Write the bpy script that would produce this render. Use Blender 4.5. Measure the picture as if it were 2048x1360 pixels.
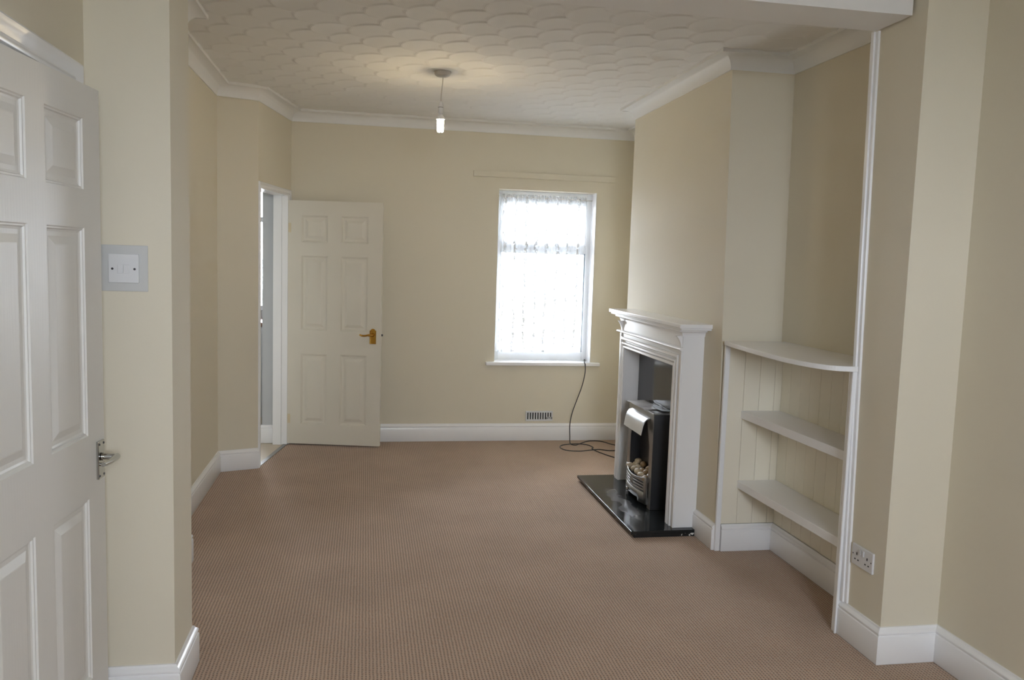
import bpy, bmesh, math, random
import numpy as np
from mathutils import Vector, Matrix

for o in list(bpy.data.objects): bpy.data.objects.remove(o)
S = bpy.context.scene
COL = S.collection
PI = math.pi
random.seed(7)

# ------------------------------------------------------------------ camera
cd = bpy.data.cameras.new('camera'); cam = bpy.data.objects.new('camera', cd); COL.objects.link(cam)
R_ = Vector((0.98434273, -0.17346939, 0.03126921)); U_ = Vector((-0.01369991, 0.1015692, 0.99473414)); F_ = Vector((0.17573191, 0.9795877, -0.09760239))
cam.matrix_world = Matrix(((R_.x, U_.x, -F_.x, 0), (R_.y, U_.y, -F_.y, 0), (R_.z, U_.z, -F_.z, 1.5781), (0, 0, 0, 1)))
cd.sensor_fit = 'HORIZONTAL'; cd.sensor_width = 36.0; cd.lens = 1661.3 * 36.0 / 2048.0
cd.clip_start = 0.05; cd.clip_end = 200
S.camera = cam

# ------------------------------------------------------------------ sky, exposure
SKY = 38.0
EXPOSURE = 0.0
w = bpy.data.worlds.new('overcast_sky'); S.world = w; w.use_nodes = True
nt = w.node_tree; nt.nodes.clear()
wo = nt.nodes.new('ShaderNodeOutputWorld'); bg = nt.nodes.new('ShaderNodeBackground')
tc = nt.nodes.new('ShaderNodeTexCoord'); sp = nt.nodes.new('ShaderNodeSeparateXYZ')
mr = nt.nodes.new('ShaderNodeMapRange'); cr = nt.nodes.new('ShaderNodeValToRGB')
nt.links.new(tc.outputs['Generated'], sp.inputs[0]); nt.links.new(sp.outputs['Z'], mr.inputs[0])
mr.inputs[1].default_value = -0.1; mr.inputs[2].default_value = 1.0
nt.links.new(mr.outputs[0], cr.inputs[0]); nt.links.new(cr.outputs[0], bg.inputs[0])
cr.color_ramp.elements[0].color = (0.80, 0.88, 1.0, 1); cr.color_ramp.elements[1].color = (0.92, 0.97, 1.06, 1)
bg.inputs[1].default_value = SKY
nt.links.new(bg.outputs[0], wo.inputs[0])
S.view_settings.view_transform = 'Standard'; S.view_settings.look = 'None'
S.view_settings.exposure = EXPOSURE; S.view_settings.gamma = 1.0; S.view_settings.use_curve_mapping = False

def portal(loc, rot, sx, sy):
    l = bpy.data.lights.new('window_portal', 'AREA'); l.shape = 'RECTANGLE'; l.size = sx; l.size_y = sy
    l.cycles.is_portal = True
    o = bpy.data.objects.new('window_portal', l); o.location = loc; o.rotation_euler = rot; COL.objects.link(o)
portal((1.535, 7.34, 1.42), (-PI/2, 0, 0), 0.90, 1.5)           # dining room window, facing into the room (-Y)
portal((0.69, -1.82, 1.94), (PI/2, 0, 0), 1.14, 1.12)            # front window behind the camera, facing +Y

# ------------------------------------------------------------------ materials
def mat(name, col, rough=0.5, metal=0.0, var=0.03, vscale=3.0, bump=0.0, bscale=60.0, spec=0.5, coat=0.0, emit=None, estr=0):
    m = bpy.data.materials.new(name); m.use_nodes = True
    n = m.node_tree; b = n.nodes['Principled BSDF']
    b.inputs['Roughness'].default_value = rough; b.inputs['Metallic'].default_value = metal
    b.inputs['Specular IOR Level'].default_value = spec; b.inputs['Coat Weight'].default_value = coat
    b.inputs['Coat Roughness'].default_value = 0.08
    t = n.nodes.new('ShaderNodeTexCoord')
    no = n.nodes.new('ShaderNodeTexNoise'); no.inputs['Scale'].default_value = vscale; no.inputs['Detail'].default_value = 4
    n.links.new(t.outputs['Object'], no.inputs['Vector'])
    mx = n.nodes.new('ShaderNodeMix'); mx.data_type = 'RGBA'
    a = [max(0, c*(1-var)) for c in col]; c2 = [min(1, c*(1+var)) for c in col]
    mx.inputs[6].default_value = (*a, 1); mx.inputs[7].default_value = (*c2, 1)
    n.links.new(no.outputs['Fac'], mx.inputs[0]); n.links.new(mx.outputs[2], b.inputs['Base Color'])
    if bump:
        nb = n.nodes.new('ShaderNodeTexNoise'); nb.inputs['Scale'].default_value = bscale; nb.inputs['Detail'].default_value = 3
        n.links.new(t.outputs['Object'], nb.inputs['Vector'])
        bm_ = n.nodes.new('ShaderNodeBump'); bm_.inputs['Strength'].default_value = bump; bm_.inputs['Distance'].default_value = 0.002
        n.links.new(nb.outputs['Fac'], bm_.inputs['Height']); n.links.new(bm_.outputs[0], b.inputs['Normal'])
    if emit:
        b.inputs['Emission Color'].default_value = (*emit, 1); b.inputs['Emission Strength'].default_value = estr
    return m

def srgb(r, g, b):
    f = lambda c: (c/255/12.92) if c/255 <= 0.04045 else ((c/255+0.055)/1.055)**2.4
    return (f(r), f(g), f(b))

CREAM = srgb(226, 218, 198)
M = {}
M['paint'] = mat('cream_wall_paint', CREAM, 0.75, var=0.02, vscale=1.5, bump=0.12, bscale=90, spec=0.25)
M['cream_wood'] = mat('cream_painted_boards', srgb(246, 239, 220), 0.5, var=0.02, vscale=2, bump=0.08, bscale=40, spec=0.35)
M['ceiling'] = mat('white_ceiling_paint', srgb(240, 239, 236), 0.8, var=0.01, bump=0.15, bscale=120, spec=0.2)
M['beam'] = mat('white_beam_paint', srgb(243, 242, 240), 0.75, var=0.02, vscale=2, bump=0.15, bscale=70, spec=0.2)
M['gloss'] = mat('white_gloss_paint', srgb(249, 249, 249), 0.25, var=0.01, bump=0.05, bscale=30, spec=0.5)
M['surround'] = mat('white_gloss_surround', srgb(249, 249, 249), 0.18, var=0.01, bump=0.03, bscale=20, spec=0.5)
M['cornice'] = mat('white_cornice_plaster', srgb(242, 242, 240), 0.6, var=0.01, spec=0.3)
M['door_white'] = mat('white_door_paint', srgb(232, 230, 224), 0.42, var=0.02, vscale=2, bump=0.0, spec=0.45)
M['door_cream'] = mat('cream_white_door_paint', srgb(224, 218, 203), 0.45, var=0.02, vscale=2, bump=0.05, bscale=30, spec=0.4)
M['door_edge'] = mat('yellowed_door_edge', srgb(220, 206, 172), 0.5, var=0.05, vscale=8)
M['upvc'] = mat('white_plastic_frame', srgb(240, 242, 244), 0.3, var=0.01)
M['plastic'] = mat('white_switch_plastic', srgb(226, 226, 226), 0.3, var=0.01)
M['plate_clear'] = mat('pale_grey_plastic_surround', srgb(206, 206, 203), 0.25, var=0.02)
M['dark'] = mat('dark_recess', (0.02, 0.02, 0.02), 0.8, var=0.1)
M['black_metal'] = mat('black_painted_metal', srgb(44, 44, 46), 0.35, var=0.15, vscale=6)
M['steel'] = mat('brushed_steel', srgb(150, 148, 144), 0.33, metal=1.0, var=0.06, vscale=9)
M['steel_dark'] = mat('dark_brushed_steel', srgb(84, 84, 86), 0.38, metal=0.8, var=0.06, vscale=6)
M['hood'] = mat('pale_satin_hood', srgb(226, 228, 230), 0.28, metal=0.5, var=0.03)
M['chrome'] = mat('satin_chrome', srgb(190, 190, 186), 0.18, metal=1.0, var=0.03)
M['brass'] = mat('polished_brass', srgb(196, 152, 72), 0.25, metal=1.0, var=0.15, vscale=40)
M['rubber'] = mat('black_cable_rubber', (0.03, 0.03, 0.03), 0.45, var=0.1)
M['cord'] = mat('white_flex', srgb(205, 200, 192), 0.5)
M['paper'] = mat('clear_sleeve_paper', srgb(226, 226, 228), 0.2, var=0.25, vscale=25, coat=0.5)
M['dark_paper'] = mat('dark_printed_leaflet', srgb(92, 94, 98), 0.3, var=0.4, vscale=30, coat=0.5)
M['tile'] = mat('pale_beige_floor_tile', srgb(214, 198, 172), 0.35, var=0.06, vscale=5)
M['kitchen_paint'] = mat('white_kitchen_paint', srgb(196, 198, 199), 0.5, var=0.01)
M['worktop'] = mat('brown_worktop', srgb(120, 78, 60), 0.35, var=0.15, vscale=30)
M['ground'] = mat('grey_outdoor_paving', srgb(196, 194, 188), 0.9, var=0.12, vscale=2)
M['gasket'] = mat('dark_glazing_gasket', srgb(34, 58, 70), 0.5)

def glass_mat():
    m = bpy.data.materials.new('window_glass'); m.use_nodes = True; n = m.node_tree; n.nodes.clear()
    o = n.nodes.new('ShaderNodeOutputMaterial'); mx = n.nodes.new('ShaderNodeMixShader'); t = n.nodes.new('ShaderNodeBsdfTransparent')
    g = n.nodes.new('ShaderNodeBsdfGlossy'); g.inputs['Roughness'].default_value = 0.02
    f = n.nodes.new('ShaderNodeFresnel'); f.inputs[0].default_value = 1.45
    n.links.new(f.outputs[0], mx.inputs[0]); n.links.new(t.outputs[0], mx.inputs[1]); n.links.new(g.outputs[0], mx.inputs[2]); n.links.new(mx.outputs[0], o.inputs[0])
    return m
M['glass'] = glass_mat()

def lace_mat():
    m = bpy.data.materials.new('white_lace_net'); m.use_nodes = True; n = m.node_tree; n.nodes.clear(); L = n.links.new
    o = n.nodes.new('ShaderNodeOutputMaterial')
    t = n.nodes.new('ShaderNodeTexCoord')
    mp = n.nodes.new('ShaderNodeMapping'); mp.inputs['Scale'].default_value = (1, 0.0, 1); L(t.outputs['Object'], mp.inputs[0])
    v = n.nodes.new('ShaderNodeTexVoronoi'); v.inputs['Scale'].default_value = 55; L(mp.outputs[0], v.inputs['Vector'])
    # sprigs run in vertical bands
    wv = n.nodes.new('ShaderNodeTexWave'); wv.wave_type = 'BANDS'; wv.bands_direction = 'X'; wv.inputs['Scale'].default_value = 3.4
    wv.inputs['Distortion'].default_value = 1.5; wv.inputs['Detail'].default_value = 2; wv.inputs['Detail Scale'].default_value = 3; L(mp.outputs[0], wv.inputs['Vector'])
    no = n.nodes.new('ShaderNodeTexNoise'); no.inputs['Scale'].default_value = 45; no.inputs['Detail'].default_value = 3; L(mp.outputs[0], no.inputs['Vector'])
    a = n.nodes.new('ShaderNodeMath'); a.operation = 'GREATER_THAN'; a.inputs[1].default_value = 0.55; L(no.outputs['Fac'], a.inputs[0])
    b = n.nodes.new('ShaderNodeMath'); b.operation = 'GREATER_THAN'; b.inputs[1].default_value = 0.62; L(wv.outputs['Fac'], b.inputs[0])
    c = n.nodes.new('ShaderNodeMath'); c.operation = 'MULTIPLY'; L(a.outputs[0], c.inputs[0]); L(b.outputs[0], c.inputs[1])
    b2 = n.nodes.new('ShaderNodeMath'); b2.operation = 'GREATER_THAN'; b2.inputs[1].default_value = 0.90; L(wv.outputs['Fac'], b2.inputs[0])
    n3 = n.nodes.new('ShaderNodeTexNoise'); n3.inputs['Scale'].default_value = 30; L(mp.outputs[0], n3.inputs['Vector'])
    b3 = n.nodes.new('ShaderNodeMath'); b3.operation = 'GREATER_THAN'; b3.inputs[1].default_value = 0.47; L(n3.outputs['Fac'], b3.inputs[0])
    b4 = n.nodes.new('ShaderNodeMath'); b4.operation = 'MULTIPLY'; L(b2.outputs[0], b4.inputs[0]); L(b3.outputs[0], b4.inputs[1])
    c0 = c; c = n.nodes.new('ShaderNodeMath'); c.operation = 'MAXIMUM'; L(c0.outputs[0], c.inputs[0]); L(b4.outputs[0], c.inputs[1])
    d = n.nodes.new('ShaderNodeMath'); d.operation = 'MULTIPLY_ADD'; d.inputs[1].default_value = 0.0; d.inputs[2].default_value = 0.42; L(c.outputs[0], d.inputs[0])
    tr = n.nodes.new('ShaderNodeBsdfTransparent')
    tl = n.nodes.new('ShaderNodeBsdfTranslucent'); tl.inputs[0].default_value = (0.9, 0.93, 0.97, 1)
    df = n.nodes.new('ShaderNodeBsdfDiffuse'); df.inputs[0].default_value = (0.88, 0.9, 0.93, 1)
    m1 = n.nodes.new('ShaderNodeMixShader'); m1.inputs[0].default_value = 0.45; L(tl.outputs[0], m1.inputs[1]); L(df.outputs[0], m1.inputs[2])
    m2 = n.nodes.new('ShaderNodeMixShader'); L(d.outputs[0], m2.inputs[0]); L(tr.outputs[0], m2.inputs[1]); L(m1.outputs[0], m2.inputs[2])
    ds = n.nodes.new('ShaderNodeBsdfDiffuse'); ds.inputs[0].default_value = (0.9, 0.93, 0.97, 1)
    d3 = n.nodes.new('ShaderNodeMixShader'); d3.inputs[0].default_value = 0.984; L(tr.outputs[0], d3.inputs[1]); L(ds.outputs[0], d3.inputs[2])
    m3 = n.nodes.new('ShaderNodeMixShader'); L(c.outputs[0], m3.inputs[0]); L(m2.outputs[0], m3.inputs[1]); L(d3.outputs[0], m3.inputs[2])
    L(m3.outputs[0], o.inputs[0])
    return m
M['lace'] = lace_mat()

def carpet_mat():
    m = bpy.data.materials.new('brown_looped_carpet'); m.use_nodes = True; n = m.node_tree; L = n.links.new
    b = n.nodes['Principled BSDF']; b.inputs['Roughness'].default_value = 0.95; b.inputs['Specular IOR Level'].default_value = 0.1
    b.inputs['Sheen Weight'].default_value = 0.25; b.inputs['Sheen Roughness'].default_value = 0.5
    g = n.nodes.new('ShaderNodeNewGeometry'); s = n.nodes.new('ShaderNodeSeparateXYZ')
    wob = n.nodes.new('ShaderNodeTexNoise'); wob.inputs['Scale'].default_value = 30; L(g.outputs['Position'], wob.inputs['Vector'])
    wm = n.nodes.new('ShaderNodeVectorMath'); wm.operation = 'MULTIPLY_ADD'; wm.inputs[1].default_value = (0.006,)*3
    L(wob.outputs['Color'], wm.inputs[0]); L(g.outputs['Position'], wm.inputs[2]); L(wm.outputs[0], s.inputs[0])
    def sn(out, k, ph=0):
        a = n.nodes.new('ShaderNodeMath'); a.operation = 'MULTIPLY_ADD'; a.inputs[1].default_value = k; a.inputs[2].default_value = ph; L(out, a.inputs[0])
        c = n.nodes.new('ShaderNodeMath'); c.operation = 'SINE'; L(a.outputs[0], c.inputs[0])
        d = n.nodes.new('ShaderNodeMath'); d.operation = 'ABSOLUTE'; L(c.outputs[0], d.inputs[0]); return d
    K = PI/0.0140
    ax = sn(s.outputs['X'], K); ay = sn(s.outputs['Y'], K)
    mx = n.nodes.new('ShaderNodeMath'); mx.operation = 'MAXIMUM'; L(ax.outputs[0], mx.inputs[0])
    sc = n.nodes.new('ShaderNodeMath'); sc.operation = 'MULTIPLY'; sc.inputs[1].default_value = 0.76; L(ay.outputs[0], sc.inputs[0]); L(sc.outputs[0], mx.inputs[1])
    rp = n.nodes.new('ShaderNodeMapRange'); rp.inputs[1].default_value = 0.25; rp.inputs[2].default_value = 0.85; L(mx.outputs[0], rp.inputs[0])
    n1 = n.nodes.new('ShaderNodeTexNoise'); n1.inputs['Scale'].default_value = 2.2; n1.inputs['Detail'].default_value = 5; L(g.outputs['Position'], n1.inputs['Vector'])
    n2 = n.nodes.new('ShaderNodeTexNoise'); n2.inputs['Scale'].default_value = 60; n2.inputs['Detail'].default_value = 2; L(g.outputs['Position'], n2.inputs['Vector'])
    c0 = n.nodes.new('ShaderNodeMix'); c0.data_type = 'RGBA'; c0.inputs[6].default_value = (*srgb(116, 97, 81), 1); c0.inputs[7].default_value = (*srgb(198, 173, 149), 1); L(rp.outputs[0], c0.inputs[0])
    c1 = n.nodes.new('ShaderNodeMix'); c1.data_type = 'RGBA'; c1.blend_type = 'MULTIPLY'; c1.inputs[0].default_value = 1
    r1 = n.nodes.new('ShaderNodeValToRGB'); r1.color_ramp.elements[0].position = 0.3; r1.color_ramp.elements[0].color = (0.84, 0.82, 0.80, 1); r1.color_ramp.elements[1].position = 0.7; r1.color_ramp.elements[1].color = (1, 1, 1, 1)
    L(n1.outputs['Fac'], r1.inputs[0]); L(c0.outputs[2], c1.inputs[6]); L(r1.outputs[0], c1.inputs[7])
    c2 = n.nodes.new('ShaderNodeMix'); c2.data_type = 'RGBA'; c2.blend_type = 'MULTIPLY'; c2.inputs[0].default_value = 1
    r2 = n.nodes.new('ShaderNodeValToRGB'); r2.color_ramp.elements[0].position = 0.3; r2.color_ramp.elements[0].color = (0.95, 0.86, 0.80, 1); r2.color_ramp.elements[1].position = 0.7; r2.color_ramp.elements[1].color = (1, 1, 1, 1)
    L(n2.outputs['Fac'], r2.inputs[0]); L(c1.outputs[2], c2.inputs[6]); L(r2.outputs[0], c2.inputs[7]); L(c2.outputs[2], b.inputs['Base Color'])
    bp = n.nodes.new('ShaderNodeBump'); bp.inputs['Strength'].default_value = 0.6; bp.inputs['Distance'].default_value = 0.003
    L(rp.outputs[0], bp.inputs['Height']); L(bp.outputs[0], b.inputs['Normal'])
    return m
M['carpet'] = carpet_mat()

def artex_mat():
    m = mat('white_swirled_plaster', srgb(240, 239, 236), 0.8, var=0.01, spec=0.2); n = m.node_tree; L = n.links.new
    b = n.nodes['Principled BSDF']
    a = n.nodes.new('ShaderNodeAttribute'); a.attribute_name = 'comb'
    k = n.nodes.new('ShaderNodeMath'); k.operation = 'MULTIPLY'; k.inputs[1].default_value = 2*PI/0.009; L(a.outputs['Fac'], k.inputs[0])
    s = n.nodes.new('ShaderNodeMath'); s.operation = 'SINE'; L(k.outputs[0], s.inputs[0])
    bp = n.nodes.new('ShaderNodeBump'); bp.inputs['Strength'].default_value = 0.13; bp.inputs['Distance'].default_value = 0.001
    L(s.outputs[0], bp.inputs['Height']); L(bp.outputs[0], b.inputs['Normal'])
    return m
M['artex'] = artex_mat()

def granite_mat():
    m = mat('polished_black_granite', srgb(38, 41, 42), 0.12, var=0.1, vscale=20, spec=0.42); n = m.node_tree; L = n.links.new
    b = n.nodes['Principled BSDF']; t = n.nodes.new('ShaderNodeTexCoord')
    # dusty dried smear across the top, in world metres
    g = n.nodes.new('ShaderNodeNewGeometry'); no = n.nodes.new('ShaderNodeTexNoise'); no.inputs['Scale'].default_value = 7; no.inputs['Detail'].default_value = 2
    L(g.outputs['Position'], no.inputs['Vector'])
    wv = n.nodes.new('ShaderNodeVectorMath'); wv.operation = 'MULTIPLY_ADD'; wv.inputs[1].default_value = (0.16, 0.16, 0); L(no.outputs['Color'], wv.inputs[0]); L(g.outputs['Position'], wv.inputs[2])
    mp = n.nodes.new('ShaderNodeMapping'); mp.vector_type = 'POINT'
    # ellipse centred on the middle of the hearth, long axis along the fire
    sb = n.nodes.new('ShaderNodeVectorMath'); sb.operation = 'SUBTRACT'; sb.inputs[1].default_value = (1.735, 5.08, 0.039); L(wv.outputs[0], sb.inputs[0])
    L(sb.outputs[0], mp.inputs[0]); mp.inputs['Rotation'].default_value = (0, 0, 0.28); mp.inputs['Scale'].default_value = (1/0.05, 1/0.36, 0.0)
    ln = n.nodes.new('ShaderNodeVectorMath'); ln.operation = 'LENGTH'; L(mp.outputs[0], ln.inputs[0])
    rg = n.nodes.new('ShaderNodeMapRange'); rg.inputs[1].default_value = 0.75; rg.inputs[2].default_value = 1.05; rg.inputs[3].default_value = 0.38; rg.inputs[4].default_value = 0; L(ln.outputs['Value'], rg.inputs[0])
    old = b.inputs['Base Color'].links[0].from_socket
    mx = n.nodes.new('ShaderNodeMix'); mx.data_type = 'RGBA'; mx.inputs[7].default_value = (*srgb(140, 140, 142), 1); L(rg.outputs[0], mx.inputs[0]); L(old, mx.inputs[6]); L(mx.outputs[2], b.inputs['Base Color'])
    rr = n.nodes.new('ShaderNodeMapRange'); rr.inputs[3].default_value = 0.12; rr.inputs[4].default_value = 0.3; L(rg.outputs[0], rr.inputs[0]); L(rr.outputs[0], b.inputs['Roughness'])
    return m
M['granite'] = granite_mat()
M['granite_plain'] = mat('polished_black_granite_panel', srgb(46, 46, 47), 0.1, var=0.1, vscale=20, spec=0.6)
def rough_edge_mat():
    m = mat('rough_black_edge', srgb(20, 20, 21), 0.5, var=0.3, vscale=40, bump=0.6, bscale=80); n = m.node_tree; L = n.links.new
    b = n.nodes['Principled BSDF']; g = n.nodes.new('ShaderNodeNewGeometry'); no = n.nodes.new('ShaderNodeTexNoise'); no.inputs['Scale'].default_value = 38; L(g.outputs['Position'], no.inputs['Vector'])
    s = n.nodes.new('ShaderNodeSeparateXYZ'); L(g.outputs['Position'], s.inputs[0])
    r0 = n.nodes.new('ShaderNodeMapRange'); r0.inputs[1].default_value = 1.72; r0.inputs[2].default_value = 1.94; r0.inputs[3].default_value = 0.78; r0.inputs[4].default_value = 0.56; L(s.outputs['X'], r0.inputs[0])
    gt = n.nodes.new('ShaderNodeMath'); gt.operation = 'GREATER_THAN'; L(no.outputs['Fac'], gt.inputs[0]); L(r0.outputs[0], gt.inputs[1])
    old = b.inputs['Base Color'].links[0].from_socket
    mx = n.nodes.new('ShaderNodeMix'); mx.data_type = 'RGBA'; mx.inputs[7].default_value = (*srgb(225, 225, 220), 1); L(gt.outputs[0], mx.inputs[0]); L(old, mx.inputs[6]); L(mx.outputs[2], b.inputs['Base Color'])
    return m
M['rough_edge'] = rough_edge_mat()
def grain(m):
    n = m.node_tree; L = n.links.new; b = n.nodes['Principled BSDF']; t = n.nodes.new('ShaderNodeTexCoord')
    mp = n.nodes.new('ShaderNodeMapping'); mp.inputs['Scale'].default_value = (14, 14, 1.2); L(t.outputs['Object'], mp.inputs[0])
    wv = n.nodes.new('ShaderNodeTexWave'); wv.inputs['Scale'].default_value = 1.6; wv.inputs['Distortion'].default_value = 7; wv.inputs['Detail'].default_value = 3; wv.inputs['Detail Scale'].default_value = 1.5
    L(mp.outputs[0], wv.inputs['Vector']); bp = n.nodes.new('ShaderNodeBump'); bp.inputs['Strength'].default_value = 0.06; bp.inputs['Distance'].default_value = 0.002
    L(wv.outputs['Fac'], bp.inputs['Height']); L(bp.outputs[0], b.inputs['Normal'])
grain(M['door_white'])

# ------------------------------------------------------------------ helpers
def meta(o, label=None, cat=None, group=None, kind=None):
    if label: o['label'] = label
    if cat: o['category'] = cat
    if group: o['group'] = group
    if kind: o['kind'] = kind
    return o
def origin_of(parent):
    v = Vector((0, 0, 0))
    while parent is not None: v += parent.location; parent = parent.parent
    return v
def obj(name, bm, m, parent=None, bevel=0, smooth=None, local=False, origin=None):
    """link bm (world coordinates, or the parent's own when local) as one mesh object"""
    bmesh.ops.recalc_face_normals(bm, faces=bm.faces)
    if smooth is not None:
        for f in bm.faces: f.smooth = True
    me = bpy.data.meshes.new(name)
    if parent is None:
        if origin is None:
            xs = [v.co.x for v in bm.verts]; ys = [v.co.y for v in bm.verts]; zs = [v.co.z for v in bm.verts]
            origin = Vector(((min(xs)+max(xs))/2, (min(ys)+max(ys))/2, min(zs)))
        else: origin = Vector(origin)
        for v in bm.verts: v.co -= origin
    elif not local:
        off = origin_of(parent)
        for v in bm.verts: v.co -= off
    bm.to_mesh(me); bm.free()
    if smooth is not None: me.set_sharp_from_angle(angle=math.radians(smooth))
    for mm in (m if isinstance(m, (list, tuple)) else [m]): me.materials.append(mm)
    o = bpy.data.objects.new(name, me); COL.objects.link(o)
    if parent is None: o.location = origin
    else: o.parent = parent
    if bevel:
        b = o.modifiers.new('bevel', 'BEVEL'); b.width = bevel; b.segments = 2; b.limit_method = 'ANGLE'; b.angle_limit = math.radians(40)
    return o
def struct(name, bm, m, label, cat, **k):
    o = obj(name, bm, m, **k); return meta(o, label, cat, kind='structure')
def thing(name, loc, label, cat, group=None, rz=0, kind=None):
    o = bpy.data.objects.new(name, None); o.location = loc; o.rotation_euler = (0, 0, rz); o.empty_display_size = 0.1
    COL.objects.link(o); return meta(o, label, cat, group, kind)
def BM(): return bmesh.new()
def prism(bm, bot, z0, z1, top=None, mi=0):
    top = top or bot
    a = [bm.verts.new((x, y, z0)) for x, y in bot]; b = [bm.verts.new((x, y, z1)) for x, y in top]
    n = len(a); fs = [bm.faces.new(a[::-1]), bm.faces.new(b)]
    for i in range(n): fs.append(bm.faces.new((a[i], a[(i+1) % n], b[(i+1) % n], b[i])))
    for f in fs: f.material_index = mi
    return fs
def box(bm, x0, x1, y0, y1, z0, z1, mi=0): return prism(bm, [(x0, y0), (x1, y0), (x1, y1), (x0, y1)], z0, z1, mi=mi)
def B1(*a): bm = BM(); box(bm, *a); return bm
def P1(*a, **k): bm = BM(); prism(bm, *a, **k); return bm
def extr(bm, prof, A, Bv, ax1, ax2):
    """prism from A to Bv of a closed 2D profile given in axes ax1, ax2"""
    A = Vector(A); Bv = Vector(Bv); ax1 = Vector(ax1); ax2 = Vector(ax2)
    r = [[bm.verts.new(P + ax1*u + ax2*v) for u, v in prof] for P in (A, Bv)]; n = len(prof)
    bm.faces.new(r[0]); bm.faces.new(r[1][::-1])
    for i in range(n): bm.faces.new((r[0][i], r[1][i], r[1][(i+1) % n], r[0][(i+1) % n]))
def sweep(bm, path, prof, up=(0, 0, 1), side=1, closed=False):
    """mitred sweep: profile = [(distance to the side of the path, height along up)]"""
    up = Vector(up).normalized(); P = [Vector(p) for p in path]; n = len(P); rings = []
    for i in range(n):
        d1 = (P[i]-P[i-1]).normalized() if (i > 0 or closed) else None
        d2 = (P[(i+1) % n]-P[i]).normalized() if (i < n-1 or closed) else None
        if d1 is None: d1 = d2
        if d2 is None: d2 = d1
        s1 = up.cross(d1).normalized()*side; s2 = up.cross(d2).normalized()*side
        m = (s1+s2); m = m.normalized(); k = 1/max(0.3, m.dot(s1))
        rings.append([bm.verts.new(P[i]+m*(u*k)+up*v) for u, v in prof])
    q = len(prof)
    for i in range(n if closed else n-1):
        a, b = rings[i], rings[(i+1) % n]
        for j in range(q): bm.faces.new((a[j], a[(j+1) % q], b[(j+1) % q], b[j]))
    if not closed: bm.faces.new(rings[0][::-1]); bm.faces.new(rings[-1])
def tube(bm, pts, r, seg=10, caps=True):
    P = [Vector(p) for p in pts]; rs = r if isinstance(r, (list, tuple)) else [r]*len(P); rings = []; nrm = None
    for i in range(len(P)):
        t = (P[min(i+1, len(P)-1)]-P[max(i-1, 0)]).normalized()
        if nrm is None: nrm = t.orthogonal().normalized()
        nrm = (nrm-t*nrm.dot(t)).normalized(); bn = t.cross(nrm)
        rings.append([bm.verts.new(P[i]+(nrm*math.cos(a)+bn*math.sin(a))*rs[i]) for a in [2*PI*j/seg for j in range(seg)]])
    for i in range(len(P)-1):
        for j in range(seg): bm.faces.new((rings[i][j], rings[i][(j+1) % seg], rings[i+1][(j+1) % seg], rings[i+1][j]))
    if caps: bm.faces.new(rings[0][::-1]); bm.faces.new(rings[-1])
def lathe(bm, prof, c, seg=24, axis='Z'):
    c = Vector(c); ax = {'Z': (Vector((1, 0, 0)), Vector((0, 1, 0)), Vector((0, 0, 1))), 'X': (Vector((0, 1, 0)), Vector((0, 0, 1)), Vector((1, 0, 0))), 'Y': (Vector((1, 0, 0)), Vector((0, 0, 1)), Vector((0, 1, 0)))}[axis]
    rings = [[bm.verts.new(c+ax[0]*r*math.cos(a)+ax[1]*r*math.sin(a)+ax[2]*z) for a in [2*PI*j/seg for j in range(seg)]] for r, z in prof]
    for i in range(len(prof)-1):
        for j in range(seg): bm.faces.new((rings[i][j], rings[i][(j+1) % seg], rings[i+1][(j+1) % seg], rings[i+1][j]))
    bm.faces.new(rings[0][::-1]); bm.faces.new(rings[-1])
def spline(pts, k=8):
    P = [Vector(p) for p in pts]; out = []
    for i in range(len(P)-1):
        p0 = P[max(i-1, 0)]; p1 = P[i]; p2 = P[i+1]; p3 = P[min(i+2, len(P)-1)]
        for j in range(k):
            t = j/k; out.append(0.5*((2*p1)+(p2-p0)*t+(2*p0-5*p1+4*p2-p3)*t*t+(3*p1-p0-3*p2+p3)*t**3))
    return out+[P[-1]]

# ------------------------------------------------------------------ plan (metres)
H = 2.70; HC = 2.72
YB = 7.01                       # back wall
A_ = (-1.010, 6.07); D_ = (-0.747, 6.165); E_ = (-0.594, YB)
XR = 2.280                      # right wall of the alcove
BR0 = (1.935, 4.213); BR1 = (1.918, 4.298)   # near corner of the chimney breast, floor and ceiling
PX = 2.060; PY0, PY1 = 2.897, 3.160          # right pier
NX = -0.6265; NY0, NY1 = 2.90, 3.19          # left pier

# floors
struct('floor', P1([(-1.02, -1.62), (2.35, -1.62), (2.35, 7.02), (-0.62, 7.02), (-0.755, 6.20), (-1.02, 6.12)], -0.06, 0), M['carpet'],
       'brown looped carpet covering the floor of both rooms', 'carpet')
struct('floor', P1([(-3.2, 6.0), (-1.0, 6.14), (-0.765, 6.19), (-0.628, 6.99), (-0.628, 8.6), (-3.2, 8.6)], -0.07, -0.002), M['tile'],
       'pale beige kitchen floor beyond the open doorway', 'floor')
struct('ground', B1(-40, 40, -40, 40, -0.35, -0.25), M['ground'], 'grey paving outside the house', 'ground')

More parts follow.
